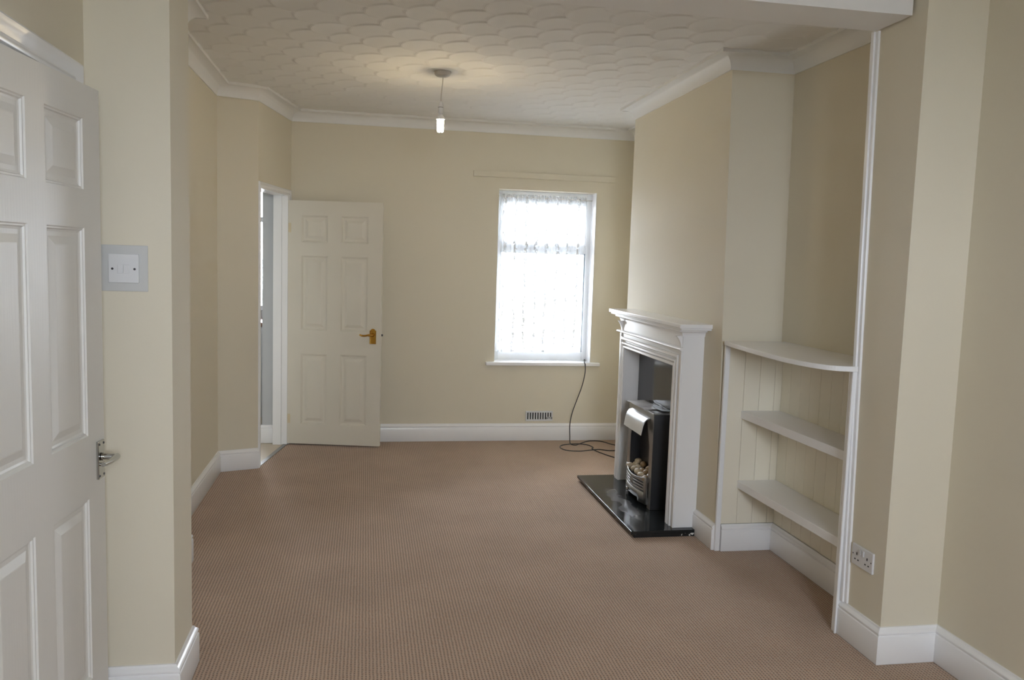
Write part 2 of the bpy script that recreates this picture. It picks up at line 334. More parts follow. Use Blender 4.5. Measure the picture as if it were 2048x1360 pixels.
# walls
def wall(name, label, parts, m='paint'):
    bm = BM()
    for p in parts: prism(bm, *p[:3], top=p[3] if len(p) > 3 else None)
    return struct(name, bm, M[m], label, 'wall')
def rect(x0, x1, y0, y1): return [(x0, y0), (x1, y0), (x1, y1), (x0, y1)]
WX0, WX1, WZ0, WZ1 = 1.108, 1.960, 0.690, 2.160
wall('wall_back', 'cream back wall around the netted window', [
    (rect(-0.70, WX0, YB, 7.33), -0.1, 2.9), (rect(WX1, 2.6, YB, 7.33), -0.1, 2.9),
    (rect(WX0, WX1, YB, 7.33), -0.1, WZ0), (rect(WX0, WX1, YB, 7.33), WZ1, 2.9)])
wall('wall_left', 'cream left wall of the far room behind the left pier', [(rect(-1.35, -1.010, 2.95, 6.13), -0.1, 2.9)])
wall('wall_left_return', 'narrow cream wall face beside the far doorway, facing the camera', [
    ([A_, D_, (-0.738, 6.207), (-0.83, 6.225), (-1.35, 6.20), (-1.35, 6.07)], -0.1, 2.9)])
def S_(s, off=0.0):                         # point s metres along the doorway wall, off metres behind its face
    d = Vector((E_[0]-D_[0], E_[1]-D_[1])).normalized(); n = Vector((-d.y, d.x))
    p = Vector(D_)+d*s+n*off; return (p.x, p.y)
SLEN = math.hypot(E_[0]-D_[0], E_[1]-D_[1])
wall('wall_left_doorway', 'cream wall above and beside the far doorway', [
    ([S_(0.0), S_(0.04), S_(0.04, 0.11), S_(0.0, 0.11)], -0.1, 2.9),
    ([S_(0.785), S_(SLEN+0.02), S_(SLEN+0.02, 0.11), S_(0.785, 0.11)], -0.1, 2.9),
    ([S_(0.04), S_(0.785), S_(0.785, 0.11), S_(0.04, 0.11)], 2.035, 2.9)])
wall('wall_left_projection', 'shallow cream projection of the left wall hidden behind the left pier', [(rect(-1.03, -0.857, NY1-0.02, 4.28), -0.1, 2.9)])
wall('wall_middle_left', 'cream left pier of the knocked-through opening, with the light switch', [(rect(-1.35, NX, NY0, NY1), -0.1, 2.9)])
wall('wall_middle_right', 'cream right pier of the knocked-through opening, with the double socket', [
    ([(PX, PY0), (2.6, PY0), (2.6, PY1), (PX, PY1)], -0.1, 2.9, [(PX, PY0), (2.6, PY0), (2.6, 3.228), (PX, 3.228)])])
wall('wall_right_alcove', 'cream back wall of the shelved alcove beside the chimney breast', [(rect(XR, 2.6, 3.10, 4.4), -0.1, 2.9), (rect(XR, 2.6, 5.9, YB+0.1), -0.1, 2.9)])
wall('wall_chimney', 'cream chimney breast behind the fireplace', [
    ([BR0, (2.6, 4.213), (2.6, 5.972), (1.939, 5.972)], -0.1, 2.9, [BR1, (2.6, 4.298), (2.6, 5.972), (1.939, 5.972)])])
wall('wall_right', 'cream right wall of the near room', [(rect(2.316, 2.6, -1.95, PY0+0.03), -0.1, 2.9)])
DY0, DY1, DZ = 1.925, 2.76, 2.065           # near doorway
wall('wall_left_near', 'cream left wall of the near room around the near door', [
    (rect(-1.03, -0.884, -1.95, DY0), -0.1, 2.9), (rect(-1.03, -0.884, DY1, NY0+0.02), -0.1, 2.9), (rect(-1.03, -0.884, DY0, DY1), DZ, 2.9)])
FX0, FX1, FZ0, FZ1 = 0.12, 1.26, 1.38, 2.50  # front window behind the camera
wall('wall_front', 'cream front wall behind the camera with its window', [
    (rect(-1.03, FX0, -1.95, -1.65), -0.1, 2.9), (rect(FX1, 2.6, -1.95, -1.65), -0.1, 2.9),
    (rect(FX0, FX1, -1.95, -1.65), -0.1, FZ0), (rect(FX0, FX1, -1.95, -1.65), FZ1, 2.9)])
wall('wall_hall', 'pale hallway walls behind the near door', [
    (rect(-2.1, -2.0, 1.2, 3.4), -0.1, 2.9), (rect(-2.1, -1.0, 1.1, 1.2), -0.1, 2.9), (rect(-2.1, -1.3, 3.3, 3.4), -0.1, 2.9), (rect(-2.1, -1.0, 1.1, 3.4), -0.1, 0), (rect(-2.1, -1.0, 1.1, 3.4), 2.7, 2.9)], 'kitchen_paint')
struct('ceiling_beam', B1(NX-0.02, 2.047, 2.97, 3.20, 2.55, 2.9), M['beam'], 'white painted beam across the opening between the rooms', 'beam')
struct('ceiling', B1(-1.35, 2.6, -1.95, 3.0, HC, 2.9), M['ceiling'], 'plain white ceiling of the near room', 'ceiling')

# kitchen shell
wall('wall_kitchen', 'white kitchen walls beyond the far doorway', [
    (rect(-0.815, -0.69, 6.99, 7.30), -0.1, 2.9), (rect(-0.70, -0.6, 7.32, 8.7), -0.1, 2.9),
    (rect(-3.3, -3.2, 5.9, 8.7), -0.1, 2.9), (rect(-3.3, -1.3, 5.98, 6.08), -0.1, 2.9),
    (rect(-3.3, -1.4, 8.6, 8.7), -0.1, 2.9), (rect(-0.72, -0.6, 8.6, 8.7), -0.1, 2.9), (rect(-1.4, -0.72, 8.6, 8.7), -0.1, 0.98), (rect(-1.4, -0.72, 8.6, 8.7), 2.25, 2.9)], 'kitchen_paint')
struct('ceiling', B1(-3.3, -0.60, 5.98, 8.7, 2.72, 2.9), M['kitchen_paint'], 'white kitchen ceiling beyond the doorway', 'ceiling')
portal((-1.06, 8.72, 1.62), (-PI/2, 0, 0), 0.68, 1.27)

# swirled ceiling of the far room: overlapping fan-shaped combed scallops
def artex():
    x0, x1, y0, y1, st = -1.02, 2.30, 3.18, 7.02, 0.0075
    nx = int((x1-x0)/st)+1; ny = int((y1-y0)/st)+1
    X, Y = np.meshgrid(np.linspace(x0, x1, nx), np.linspace(y0, y1, ny), indexing='ij')
    Hh = np.zeros_like(X); C = np.zeros_like(X); rs = np.random.RandomState(4)
    discs = []                              # staggered lattice of brushed bowls
    for a in range(-12, 24):
        for b in range(-3, 26):
            px = x0+a*0.200+(b*0.068) % 0.200+rs.uniform(-0.018, 0.018); py = y0+b*0.195-0.1+rs.uniform(-0.018, 0.018)
            if x0-0.2 < px < x1+0.2 and y0-0.2 < py < y1+0.2: discs.append((px+rs.uniform(-0.02, 0.02), px, py, rs.uniform(0.142, 0.160)))
    for _, px, py, r in sorted(discs):      # discs further right lie on top, so each shows its left rim
        d = np.hypot(X-px, Y-py); msk = d < r
        edge = np.clip((r-d)/0.016, 0, 1); edge = edge*edge*(3-2*edge)
        hh = 0.0015+0.0078*(d/r)**2
        Hh = np.where(msk, Hh*(1-edge)+hh*edge, Hh); C = np.where(msk, d, C)
    # smooth ring brushed round the ceiling rose
    d = np.hypot(X-0.455, Y-5.25); k = np.clip((d-0.10)/0.05, 0, 1); Hh = Hh*k+0.001*(1-k)
    Z = H+0.0110-Hh
    V = np.stack([X, Y, Z], -1).reshape(-1, 3)
    i = np.arange(nx*ny).reshape(nx, ny)
    Q = np.stack([i[:-1, :-1], i[:-1, 1:], i[1:, 1:], i[1:, :-1]], -1).reshape(-1, 4)
    me = bpy.data.meshes.new('ceiling'); me.vertices.add(len(V)); me.vertices.foreach_set('co', V.ravel())
    me.loops.add(Q.size); me.loops.foreach_set('vertex_index', Q.ravel().astype(np.int32))
    me.polygons.add(len(Q)); me.polygons.foreach_set('loop_start', np.arange(0, Q.size, 4, dtype=np.int32))
    me.update(calc_edges=True); me.polygons.foreach_set('use_smooth', np.ones(len(Q), bool))
    at = me.attributes.new('comb', 'FLOAT', 'POINT'); at.data.foreach_set('value', C.ravel().astype(np.float32))
    me.materials.append(M['artex'])
    o = bpy.data.objects.new('ceiling', me); COL.objects.link(o)
    meta(o, 'white swirl-textured ceiling of the far room', 'ceiling', kind='structure')
    b = obj('backing', B1(-1.35, 2.6, 3.0, 7.33, 2.76, 2.9), M['ceiling'], o)
artex()

# skirting boards
SKH = 0.152
def sk(): return [(0, 0.001), (0.020, 0.001), (0.022, 0.004), (0.022, 0.112), (0.0205, 0.117), (0.0165, 0.1195), (0.0165, 0.123), (0.0200, 0.126), (0.0205, 0.132), (0.017, 0.138), (0.011, 0.142), (0.008, 0.147), (0.007, SKH-0.001), (0, SKH-0.001)]
def skirt(name, label, path, side=1):
    bm = BM(); sweep(bm, [(x, y, 0) for x, y in path], sk(), side=side)
    return struct(name, bm, M['gloss'], label, 'skirting board', smooth=35)
def at_s(s, off=0): p = S_(s, off); return p
skirt('baseboard_back', 'white skirting board along the back wall below the window', [(2.28, YB), (-0.52, YB)], 1)
skirt('baseboard_left', 'white skirting board along the left wall of the far room, turning the corner by the doorway', [D_, A_, (-1.010, 4.30)], 1)
skirt('baseboard_left_projection', 'white skirting corner peeping out behind the left pier', [(-1.010, 4.28), (-0.857, 4.28), (-0.857, NY1)], 1)
skirt('baseboard_middle_left', 'white skirting board round the left pier by the near door', [(NX-0.1, NY1), (NX, NY1), (NX, NY0), (-0.884, NY0)], 1)
skirt('baseboard_right', 'white skirting board round the right pier and along the near right wall', [(2.316, -1.60), (2.316, PY0), (PX, PY0), (PX, PY1+0.004)], 1)
skirt('baseboard_alcove', 'white skirting board inside the shelved alcove', [(XR-0.008, 3.20), (XR-0.008, 4.213-0.008), (1.960, 4.205)], 1)
skirt('baseboard_chimney', 'short white skirting board on the chimney breast beside the hearth', [(1.935, 4.212), (1.9352, 4.484)], 1)
skirt('baseboard_chimney', 'white skirting board on the far side of the chimney breast, behind the fireplace', [(1.9375, 5.76), (1.939, 5.972), (XR, 5.972), (XR, YB)], 1)
skirt('baseboard_kitchen', 'white kitchen skirting seen through the far doorway', [(-0.70, 6.99), (-0.815, 6.99), (-0.815, 7.3)], 1)

# coved cornice
CORN = [(0, -0.082), (0.008, -0.082), (0.008, -0.075)]+[(0.080-0.072*math.cos(a), -0.075+0.066*math.sin(a)) for a in [PI/2*i/10 for i in range(1, 11)]]+[(0.084, -0.009), (0.084, -0.012), (0.092, -0.012), (0.092, 0.014), (0, 0.014)]
def corn(name, label, path):
    bm = BM(); sweep(bm, [(x, y, H) for x, y in path], CORN, side=1)
    return struct(name, bm, M['cornice'], label, 'cornice', smooth=35)
corn('trim_1', 'white coved cornice round the walls of the far room', [
    (XR, 3.20), (2.281, 4.298), BR1, (1.939, 5.972), (XR, 5.972), (XR, YB), E_, (-0.7525, 6.16), (-1.012, 6.055), (-1.012, 4.30), (-0.857, 4.29), (-0.857, 3.18)])

# batten on the far corner of the right pier
bm = BM()
prism(bm, [(PX-0.010, 3.122), (PX+0.004, 3.122), (PX+0.004, 3.142), (PX-0.010, 3.142)], 0.152, 2.55, [(PX-0.010, 3.188), (PX+0.004, 3.188), (PX+0.004, 3.208), (PX-0.010, 3.208)])
prism(bm, [(PX-0.018, 3.140), (PX+0.004, 3.140), (PX+0.004, 3.160), (PX-0.018, 3.160)], 0.152, 2.55, [(PX-0.018, 3.206), (PX+0.004, 3.206), (PX+0.004, 3.228), (PX-0.018, 3.228)])
struct('trim_2', bm, M['gloss'], 'tall narrow white batten up the far edge of the right pier', 'trim', bevel=0.002)

# ------------------------------------------------------------------ far window
win = thing('window_1', (1.534, 7.17, WZ0), 'white plastic framed window with a transom in the back wall', 'window', kind='structure')
FY0, FY1 = 7.150, 7.215
bm = BM()
box(bm, WX0, WX0+0.05, FY0, FY1, WZ0, WZ1); box(bm, WX1-0.045, WX1, FY0, FY1, WZ0, WZ1)
box(bm, WX0+0.05, WX1-0.045, FY0, FY1, WZ1-0.085, WZ1); box(bm, WX0+0.05, WX1-0.045, FY0, FY1, WZ0, WZ0+0.075)
box(bm, WX0+0.05, WX1-0.045, FY0, FY1, 1.637, 1.703)
obj('window_frame', bm, M['upvc'], win, bevel=0.004)
bm = BM()
for z0, z1 in ((1.703, WZ1-0.085),):
    sweep(bm, [(WX0+0.05, FY0+0.004, z0), (WX1-0.045, FY0+0.004, z0), (WX1-0.045, FY0+0.004, z1), (WX0+0.05, FY0+0.004, z1)], [(0, 0), (0.022, 0), (0.022, 0.05), (0, 0.05)], up=(0, 1, 0), side=-1, closed=True)
obj('top_sash', bm, M['upvc'], win, bevel=0.003)
bm = BM(); sweep(bm, [(WX0+0.05, FY0+0.006, 0.765), (WX1-0.045, FY0+0.006, 0.765), (WX1-0.045, FY0+0.006, 1.637), (WX0+0.05, FY0+0.006, 1.637)], [(0, 0), (0.008, 0), (0.008, 0.045), (0, 0.045)], up=(0, 1, 0), side=-1, closed=True)
obj('gasket', bm, M['gasket'], win)
obj('pane', B1(WX0+0.05, WX1-0.045, 7.180, 7.186, 1.703, WZ1-0.085), M['glass'], win)
obj('pane', B1(WX0+0.05, WX1-0.045, 7.180, 7.186, 0.765, 1.637), M['glass'], win)
obj('window_sill', B1(1.030, 2.037, 6.958, 7.150, 0.663, 0.692), M['gloss'], win, bevel=0.006)
obj('reveal_lining', B1(WX1-0.004, WX1+0.001, YB, FY0, WZ0, WZ1), M['gloss'], win)

# window in the front wall, behind the camera
w3 = thing('window_2', (0.69, -1.75, FZ0), 'wide white framed front window behind the camera', 'window', kind='structure')
bm = BM()
for x in (FX0, (FX0+FX1)/2-0.03, FX1-0.06): box(bm, x, x+0.06, -1.80, -1.74, FZ0, FZ1)
box(bm, FX0, FX1, -1.80, -1.74, FZ0, FZ0+0.06); box(bm, FX0, FX1, -1.80, -1.74, FZ1-0.06, FZ1)
obj('window_frame', bm, M['upvc'], w3, bevel=0.004)
obj('pane', B1(FX0+0.06, (FX0+FX1)/2-0.03, -1.772, -1.766, FZ0+0.06, FZ1-0.06), M['glass'], w3)
obj('pane', B1((FX0+FX1)/2+0.03, FX1-0.06, -1.772, -1.766, FZ0+0.06, FZ1-0.06), M['glass'], w3)
# kitchen window
w4 = thing('window_3', (-1.06, 8.64, 0.98), 'bright kitchen window glimpsed through the far doorway', 'window', kind='structure')
bm = BM()
for x in (-1.4, -0.77): box(bm, x, x+0.05, 8.62, 8.68, 0.98, 2.25)
for z in (0.98, 1.86, 2.20): box(bm, -1.4, -0.72, 8.62, 8.68, z, z+0.05)
obj('window_frame', bm, M['upvc'], w4, bevel=0.004)
obj('pane', B1(-1.35, -0.77, 8.645, 8.65, 1.03, 2.20), M['glass'], w4)

# net curtain with gathers
def curtain():
    bm = BM(); rs = random.Random(3); nx, nz = 220, 60; x0, x1, z0, z1 = 1.116, 1.905, 0.765, 2.130
    ph = [rs.uniform(0, 6.28) for _ in range(6)]; g = []
    for i in range(nx+1):
        u = i/nx; row = []
        for j in range(nz+1):
            v = j/nz; z = z0+(z1-z0)*v
            a = 0.006*math.sin(u*2*PI*19+ph[0]+1.2*math.sin(v*2+ph[1]))*(0.5+0.5*v**2)+0.008*math.sin(u*2*PI*7+ph[2]+0.8*(1-v))+0.004*math.sin(u*2*PI*41+ph[3])*v**6*1.3
            row.append(bm.verts.new((x0+(x1-x0)*u+0.004*math.sin(v*5+u*20)-0.008*(1-v)*u, 7.122+a, z+(0.003*math.sin(u*50) if j == 0 else 0))))
        g.append(row)
    for i in range(nx):
        for j in range(nz): bm.faces.new((g[i][j], g[i+1][j], g[i+1][j+1], g[i][j+1]))
    for f in bm.faces: f.smooth = True
    t = thing('net_curtain', (1.51, 7.122, 0.765), 'white lace net curtain hanging across the back window', 'curtain')
    obj('net', bm, M['lace'], t, smooth=180)
    bm = BM(); tube(bm, [(WX0+0.001, 7.122, 2.108), (WX1-0.006, 7.122, 2.100)], 0.003, 8); obj('curtain_wire', bm, M['cord'], t, smooth=40)
curtain()

meta(obj('curtain_batten', B1(0.886, 2.117, 6.990, YB, 2.254, 2.302), M['paint'], bevel=0.003), 'long cream painted wooden batten on the wall above the window', 'batten')

# ------------------------------------------------------------------ air vent
v = thing('air_vent', (1.519, YB, 0.174), 'small white slotted air vent low on the back wall', 'vent')
bm = BM(); x0, x1, z0, z1, y0, y1 = 1.399, 1.638, 0.174, 0.260, 6.998, YB
ns = 10; pitch = (x1-x0-0.014)/ns; sw = 0.011
box(bm, x0, x1, y0, y1, z0, z0+0.013); box(bm, x0, x1, y0, y1, z1-0.013, z1)
for i in range(ns+1):
    xa = x0 if i == 0 else x0+0.007+pitch*i-(pitch-sw)/2
    xb = x1 if i == ns else x0+0.007+pitch*i+(pitch-sw)/2
    box(bm, xa, xb, y0, y1, z0+0.013, z1-0.013)
box(bm, x1-0.055, x1-0.004, y0, y1, z0+0.013, z0+0.034)
obj('slotted_plate', bm, M['plastic'], v)
obj('slider_tab', B1(x1-0.045, x1-0.025, y0-0.004, y0, z0+0.014, z0+0.024), M['plastic'], v, bevel=0.001)
obj('dark_backing', B1(x0+0.004, x1-0.004, YB-0.003, YB-0.0005, z0+0.008, z1-0.008), M['dark'], v)

# ------------------------------------------------------------------ cable from the sill to the floor
bm = BM()
tube(bm, spline([(1.945, 7.148, 0.700), (1.93, 7.07, 0.697), (1.898, 6.975, 0.698), (1.901, 6.950, 0.676), (1.9, 6.945, 0.60), (1.878, 6.945, 0.49), (1.836, 6.945, 0.366), (1.799, 6.94, 0.257), (1.779, 6.93, 0.155), (1.775, 6.90, 0.06), (1.764, 6.83, 0.008),
    (1.80, 6.79, 0.004), (1.85, 6.84, 0.004), (1.955, 6.94, 0.004), (2.06, 6.93, 0.004), (2.12, 6.82, 0.004), (2.17, 6.72, 0.004), (2.13, 6.60, 0.004), (2.04, 6.575, 0.004), (1.96, 6.615, 0.005), (1.876, 6.60, 0.004), (1.77, 6.568, 0.004), (1.67, 6.61, 0.004), (1.645, 6.71, 0.004), (1.69, 6.79, 0.006), (1.80, 6.805, 0.012), (1.90, 6.79, 0.006), (1.93, 6.70, 0.004), (1.90, 6.62, 0.010), (1.94, 6.50, 0.004), (2.01, 6.34, 0.004), (2.10, 6.25, 0.004)], 8), 0.0042, 8)
meta(obj('black_cable', bm, M['rubber'], smooth=60), 'thin black cable trailing from the window sill to coils on the carpet', 'cable')

# ------------------------------------------------------------------ panel doors
def panel_door(t, W, Ht, T, cols, rows, m, medge=None):
    """local frame: x from the hinge along the leaf, y thickness (0 = visible face, -T back), z up"""
    bm = BM(); xs = sorted({0, W, *[c for p in cols for c in p]}); zs = sorted({0, Ht, *[r for p in rows for r in p]})
    isp = lambda a, b: any(abs(a-c0) < 1e-6 for c0, _ in cols) and any(abs(b-r0) < 1e-6 for r0, _ in rows)
    vt = {}
    for s, y in ((0, 0.0), (1, T)):
        for i, x in enumerate(xs):
            for j, z in enumerate(zs): vt[s, i, j] = bm.verts.new((x, y, z))
    for i in range(len(xs)-1):
        for j in range(len(zs)-1):
            if isp(xs[i], zs[j]):
                q = [(i, j), (i+1, j), (i+1, j+1), (i, j+1)]
                for k in range(4): a, b = q[k], q[(k+1) % 4]; bm.faces.new((vt[0, a[0], a[1]], vt[1, a[0], a[1]], vt[1, b[0], b[1]], vt[0, b[0], b[1]]))
            else:
                bm.faces.new([vt[0, i, j], vt[0, i+1, j], vt[0, i+1, j+1], vt[0, i, j+1]]); bm.faces.new([vt[1, i, j], vt[1, i, j+1], vt[1, i+1, j+1], vt[1, i+1, j]])
    for j in range(len(zs)-1):
        bm.faces.new([vt[0, 0, j], vt[0, 0, j+1], vt[1, 0, j+1], vt[1, 0, j]]); n = len(xs)-1; bm.faces.new([vt[0, n, j], vt[1, n, j], vt[1, n, j+1], vt[0, n, j+1]])
    for i in range(len(xs)-1):
        bm.faces.new([vt[0, i, 0], vt[1, i, 0], vt[1, i+1, 0], vt[0, i+1, 0]]); n = len(zs)-1; bm.faces.new([vt[0, i, n], vt[0, i+1, n], vt[1, i+1, n], vt[1, i, n]])
    obj('leaf', bm, m, t, local=True)
    sg = 1 if T > 0 else -1
    for c0, c1 in cols:
        for r0, r1 in rows:
            bm = BM()
            for base, s in ((0.0, sg), (T, -sg)):
                rings = []
                for ins, dep in ((0.0, 0.0005), (0.003, 0.0045), (0.007, 0.0045), (0.010, 0.0095), (0.016, 0.0115), (0.028, 0.0115), (0.050, 0.0030), (0.054, 0.0025)):
                    rings.append([bm.verts.new((x, base+s*dep, z)) for x, z in ((c0+ins, r0+ins), (c1-ins, r0+ins), (c1-ins, r1-ins), (c0+ins, r1-ins))])
                for a, b in zip(rings, rings[1:]):
                    for k in range(4): bm.faces.new((a[k], a[(k+1) % 4], b[(k+1) % 4], b[k]))
                bm.faces.new(rings[-1])
            obj('panel', bm, m, t, local=True)

# near door, ajar, at the left edge
ang = math.radians(5.0); EW = 0.800
ex, ey = -0.807, 2.778
hx, hy = ex-EW*math.sin(ang), ey-EW*math.cos(ang)
nd = thing('door_1', (hx, hy, 0.010), 'near white six-panel door standing ajar at the left edge, with chrome lever handle', 'door', rz=PI/2-ang, kind='structure')
# local x points to the free edge; the room side is local -y
panel_door(nd, EW, 2.037, 0.040, [(0.112, 0.338), (0.442, 0.680)], [(0.225, 0.797), (0.993, 1.619), (1.731, 1.936)], M['door_white'])
bm = BM(); box(bm, EW-0.066, EW-0.018, -0.008, 0, 0.842, 0.962); hp = obj('handle', bm, M['chrome'], nd, bevel=0.002, local=True); hp['label'] = 'chrome lever handle on its backplate'
bm = BM(); tube(bm, [(EW-0.042, -0.006, 0.911), (EW-0.042, -0.050, 0.911)], 0.009, 16); tube(bm, [(EW-0.036, -0.052, 0.911), (EW-0.055, -0.055, 0.911), (EW-0.10, -0.055, 0.909), (EW-0.145, -0.052, 0.911)], [0.010, 0.010, 0.0085, 0.0075], 16)
lathe(bm, [(0.013, 0), (0.013, 0.005), (0.010, 0.007)], (EW-0.042, -0.015, 0.911), axis='Y'); obj('lever', bm, M['chrome'], hp, smooth=40, local=True)
for z in (0.852, 0.952):
    for x in (EW-0.058, EW-0.026):
        bm = BM(); lathe(bm, [(0.0035, -0.0095), (0.0035, -0.007)], (x, 0, z), 10, 'Y'); obj('screw', bm, M['steel_dark'], hp, local=True)
bm = BM(); tube(bm, [(EW-0.042, -0.006, 0.886), (EW-0.042, -0.026, 0.886)], 0.0055, 12); obj('lock_button', bm, M['chrome'], hp, smooth=40, local=True)

ARCH = [(0, 0), (0, 0.012), (0.006, 0.015), (0.014, 0.015), (0.020, 0.012), (0.040, 0.016), (0.050, 0.022), (0.058, 0.024), (0.064, 0.020), (0.066, 0.012), (0.066, 0)]
bm = BM(); xw = -0.884
sweep(bm, [(xw, DY0, 0), (xw, DY0, DZ), (xw, DY1, DZ), (xw, DY1, 0)], ARCH, up=(1, 0, 0), side=1)
bm2 = BM(); 
struct('trim_3', bm, M['gloss'], 'white moulded architrave round the near door', 'architrave', smooth=35)
bm = BM(); box(bm, -1.04, xw, DY0, DY0+0.012, 0, DZ); box(bm, -1.04, xw, DY1-0.012, DY1, 0, DZ); box(bm, -1.04, xw, DY0+0.012, DY1-0.012, DZ-0.012, DZ)
struct('trim_4', bm, M['gloss'], 'white lining of the near doorway behind the ajar door', 'door lining')

# far door, open against the back wall
FD = (-0.610, 6.920); fa = math.radians(-11.4)
fd = thing('door_2', (FD[0], FD[1], 0.012), 'far cream-white six-panel door opened back against the rear wall, with brass handle', 'door', rz=fa, kind='structure')
panel_door(fd, 0.762, 1.975, 0.038, [(0.112, 0.322), (0.432, 0.648)], [(0.165, 0.742), (0.938, 1.536), (1.646, 1.858)], M['door_cream'])
e = obj('hinge_stile_edge', (lambda b: (box(b, -0.004, 0.0, 0.0, 0.038, 0.0, 1.975), b)[1])(BM()), M['door_edge'], fd, local=True); e['label'] = 'yellowed bare hinge edge of the door'
bm = BM(); HX = 0.697
sweep(bm, [(HX-0.026, 0, 0.842), (HX+0.026, 0, 0.842), (HX+0.026, 0, 0.952), (HX-0.026, 0, 0.952)], [(0, 0), (0.008, 0), (0.008, 0.009), (0.004, 0.010), (0, 0.007)], up=(0, -1, 0), side=1, closed=True)
box(bm, HX-0.022, HX+0.022, -0.005, 0, 0.846, 0.948)
for z in (0.952,):
    lathe(bm, [(0.020, -0.008), (0.020, -0.001)], (HX, 0, z-0.006), 16, 'Y')
bp = obj('handle', bm, M['brass'], fd, local=True, smooth=40); bp['label'] = 'brass lever handle on its backplate'
bm = BM(); lathe(bm, [(0.016, -0.012), (0.013, -0.030), (0.010, -0.046)], (HX-0.004, 0, 0.915), 20, 'Y')
tube(bm, spline([(HX, -0.046, 0.916), (HX-0.028, -0.050, 0.916), (HX-0.058, -0.050, 0.911), (HX-0.085, -0.048, 0.912), (HX-0.098, -0.042, 0.918)], 5), [0.010]*6+[0.008]*10+[0.007]*5, 14)
obj('lever', bm, M['brass'], bp, smooth=40, local=True)
for z in (1.72, 0.17):
    bm = BM(); box(bm, 0.004, 0.026, -0.002, 0, z, z+0.075)
    for k in range(3): lathe(bm, [(0.003, -0.0035), (0.003, -0.0015)], (0.015, 0, z+0.013+0.025*k), 8, 'Y')
    obj('hinge', bm, M['door_edge'], fd, local=True)
bm = BM(); box(bm, 0.762, 0.774, 0.013, 0.027, 0.905, 0.922); obj('latch', bm, M['steel_dark'], fd, local=True, bevel=0.003)

# far door lining and architrave (on the splayed doorway wall)
dv = Vector((E_[0]-D_[0], E_[1]-D_[1], 0)).normalized(); nv = Vector((dv.y, -dv.x, 0))   # nv points into the room
def SP(s, z, off=0): p = S_(s, off); return (p[0], p[1], z)
bm = BM(); ZT = 2.020
prism(bm, [S_(0.036, -0.002), S_(0.043, -0.002), S_(0.043, 0.112), S_(0.036, 0.112)], 0, ZT)
prism(bm, [S_(0.762, -0.002), S_(0.785, -0.002), S_(0.785, 0.112), S_(0.762, 0.112)], 0, ZT)
prism(bm, [S_(0.040, -0.002), S_(0.785, -0.002), S_(0.785, 0.112), S_(0.040, 0.112)], ZT, ZT+0.018)
prism(bm, [S_(0.748, 0.045), S_(0.762, 0.045), S_(0.762, 0.112), S_(0.748, 0.112)], 0, ZT)
struct('trim_5', bm, M['gloss'], 'white lining of the far doorway', 'door lining')
bm = BM()
AR2 = [(u*0.62, v*0.55) for u, v in ARCH]
sweep(bm, [SP(0.041, 0), SP(0.041, ZT+0.006), SP(0.790, ZT+0.006), SP(0.790, 0)], AR2, up=nv, side=1)
struct('trim_6', bm, M['gloss'], 'white moulded architrave round the far doorway', 'architrave', smooth=35)
bm = BM(); prism(bm, [S_(0.05, -0.004), S_(0.78, -0.004), S_(0.78, 0.03), S_(0.05, 0.03)], -0.004, 0.004)
meta(obj('threshold_strip', bm, M['steel'], bevel=0.001), 'thin metal threshold strip between carpet and kitchen floor', 'threshold strip')
# kitchen units glimpsed through the doorway
k = thing('kitchen_cabinet', (-1.6, 8.29, 0), 'white kitchen base cabinet under the kitchen window beyond the doorway', 'cabinet')
obj('carcass', B1(-2.3, -0.715, 8.03, 8.585, 0.10, 0.87), M['kitchen_paint'], k); obj('plinth', B1(-2.3, -0.715, 8.09, 8.585, 0.0, 0.10), M['kitchen_paint'], k)
for i in range(3): obj('cabinet_door', B1(-2.29+0.525*i, -1.78+0.525*i, 8.012, 8.03, 0.115, 0.86), M['kitchen_paint'], k, bevel=0.003)
meta(obj('worktop', B1(-2.3, -0.715, 8.0, 8.585, 0.872, 0.91), M['worktop'], bevel=0.005), 'brown worktop on the kitchen cabinet beyond the doorway', 'worktop')

# ------------------------------------------------------------------ light switch on the left pier
t = thing('light_switch', (-0.772, NY0, 1.432), 'white double rocker light switch on a square plastic surround, left pier', 'switch')
bm = BM(); box(bm, -0.843, -0.699, NY0-0.004, NY0, 1.432, 1.582); o = obj('surround', bm, M['plate_clear'], t, bevel=0.0015); o['label'] = 'pale grey square plastic surround'
obj('plate', B1(-0.8185, -0.7255, NY0-0.012, NY0-0.004, 1.4595, 1.5535), M['plastic'], t, bevel=0.002)
for x in (-0.7895, -0.7715): obj('rocker', B1(x, x+0.0175, NY0-0.0155, NY0-0.012, 1.490, 1.519), M['plastic'], t, bevel=0.001)
for x in (-0.806, -0.738):
    bm = BM(); lathe(bm, [(0.0038, -0.0005), (0.0038, 0.001)], (x, NY0-0.0128, 1.505), 12, 'Y'); o = obj('screw', bm, M['steel_dark'], t); o['label'] = 'dark metal screw'

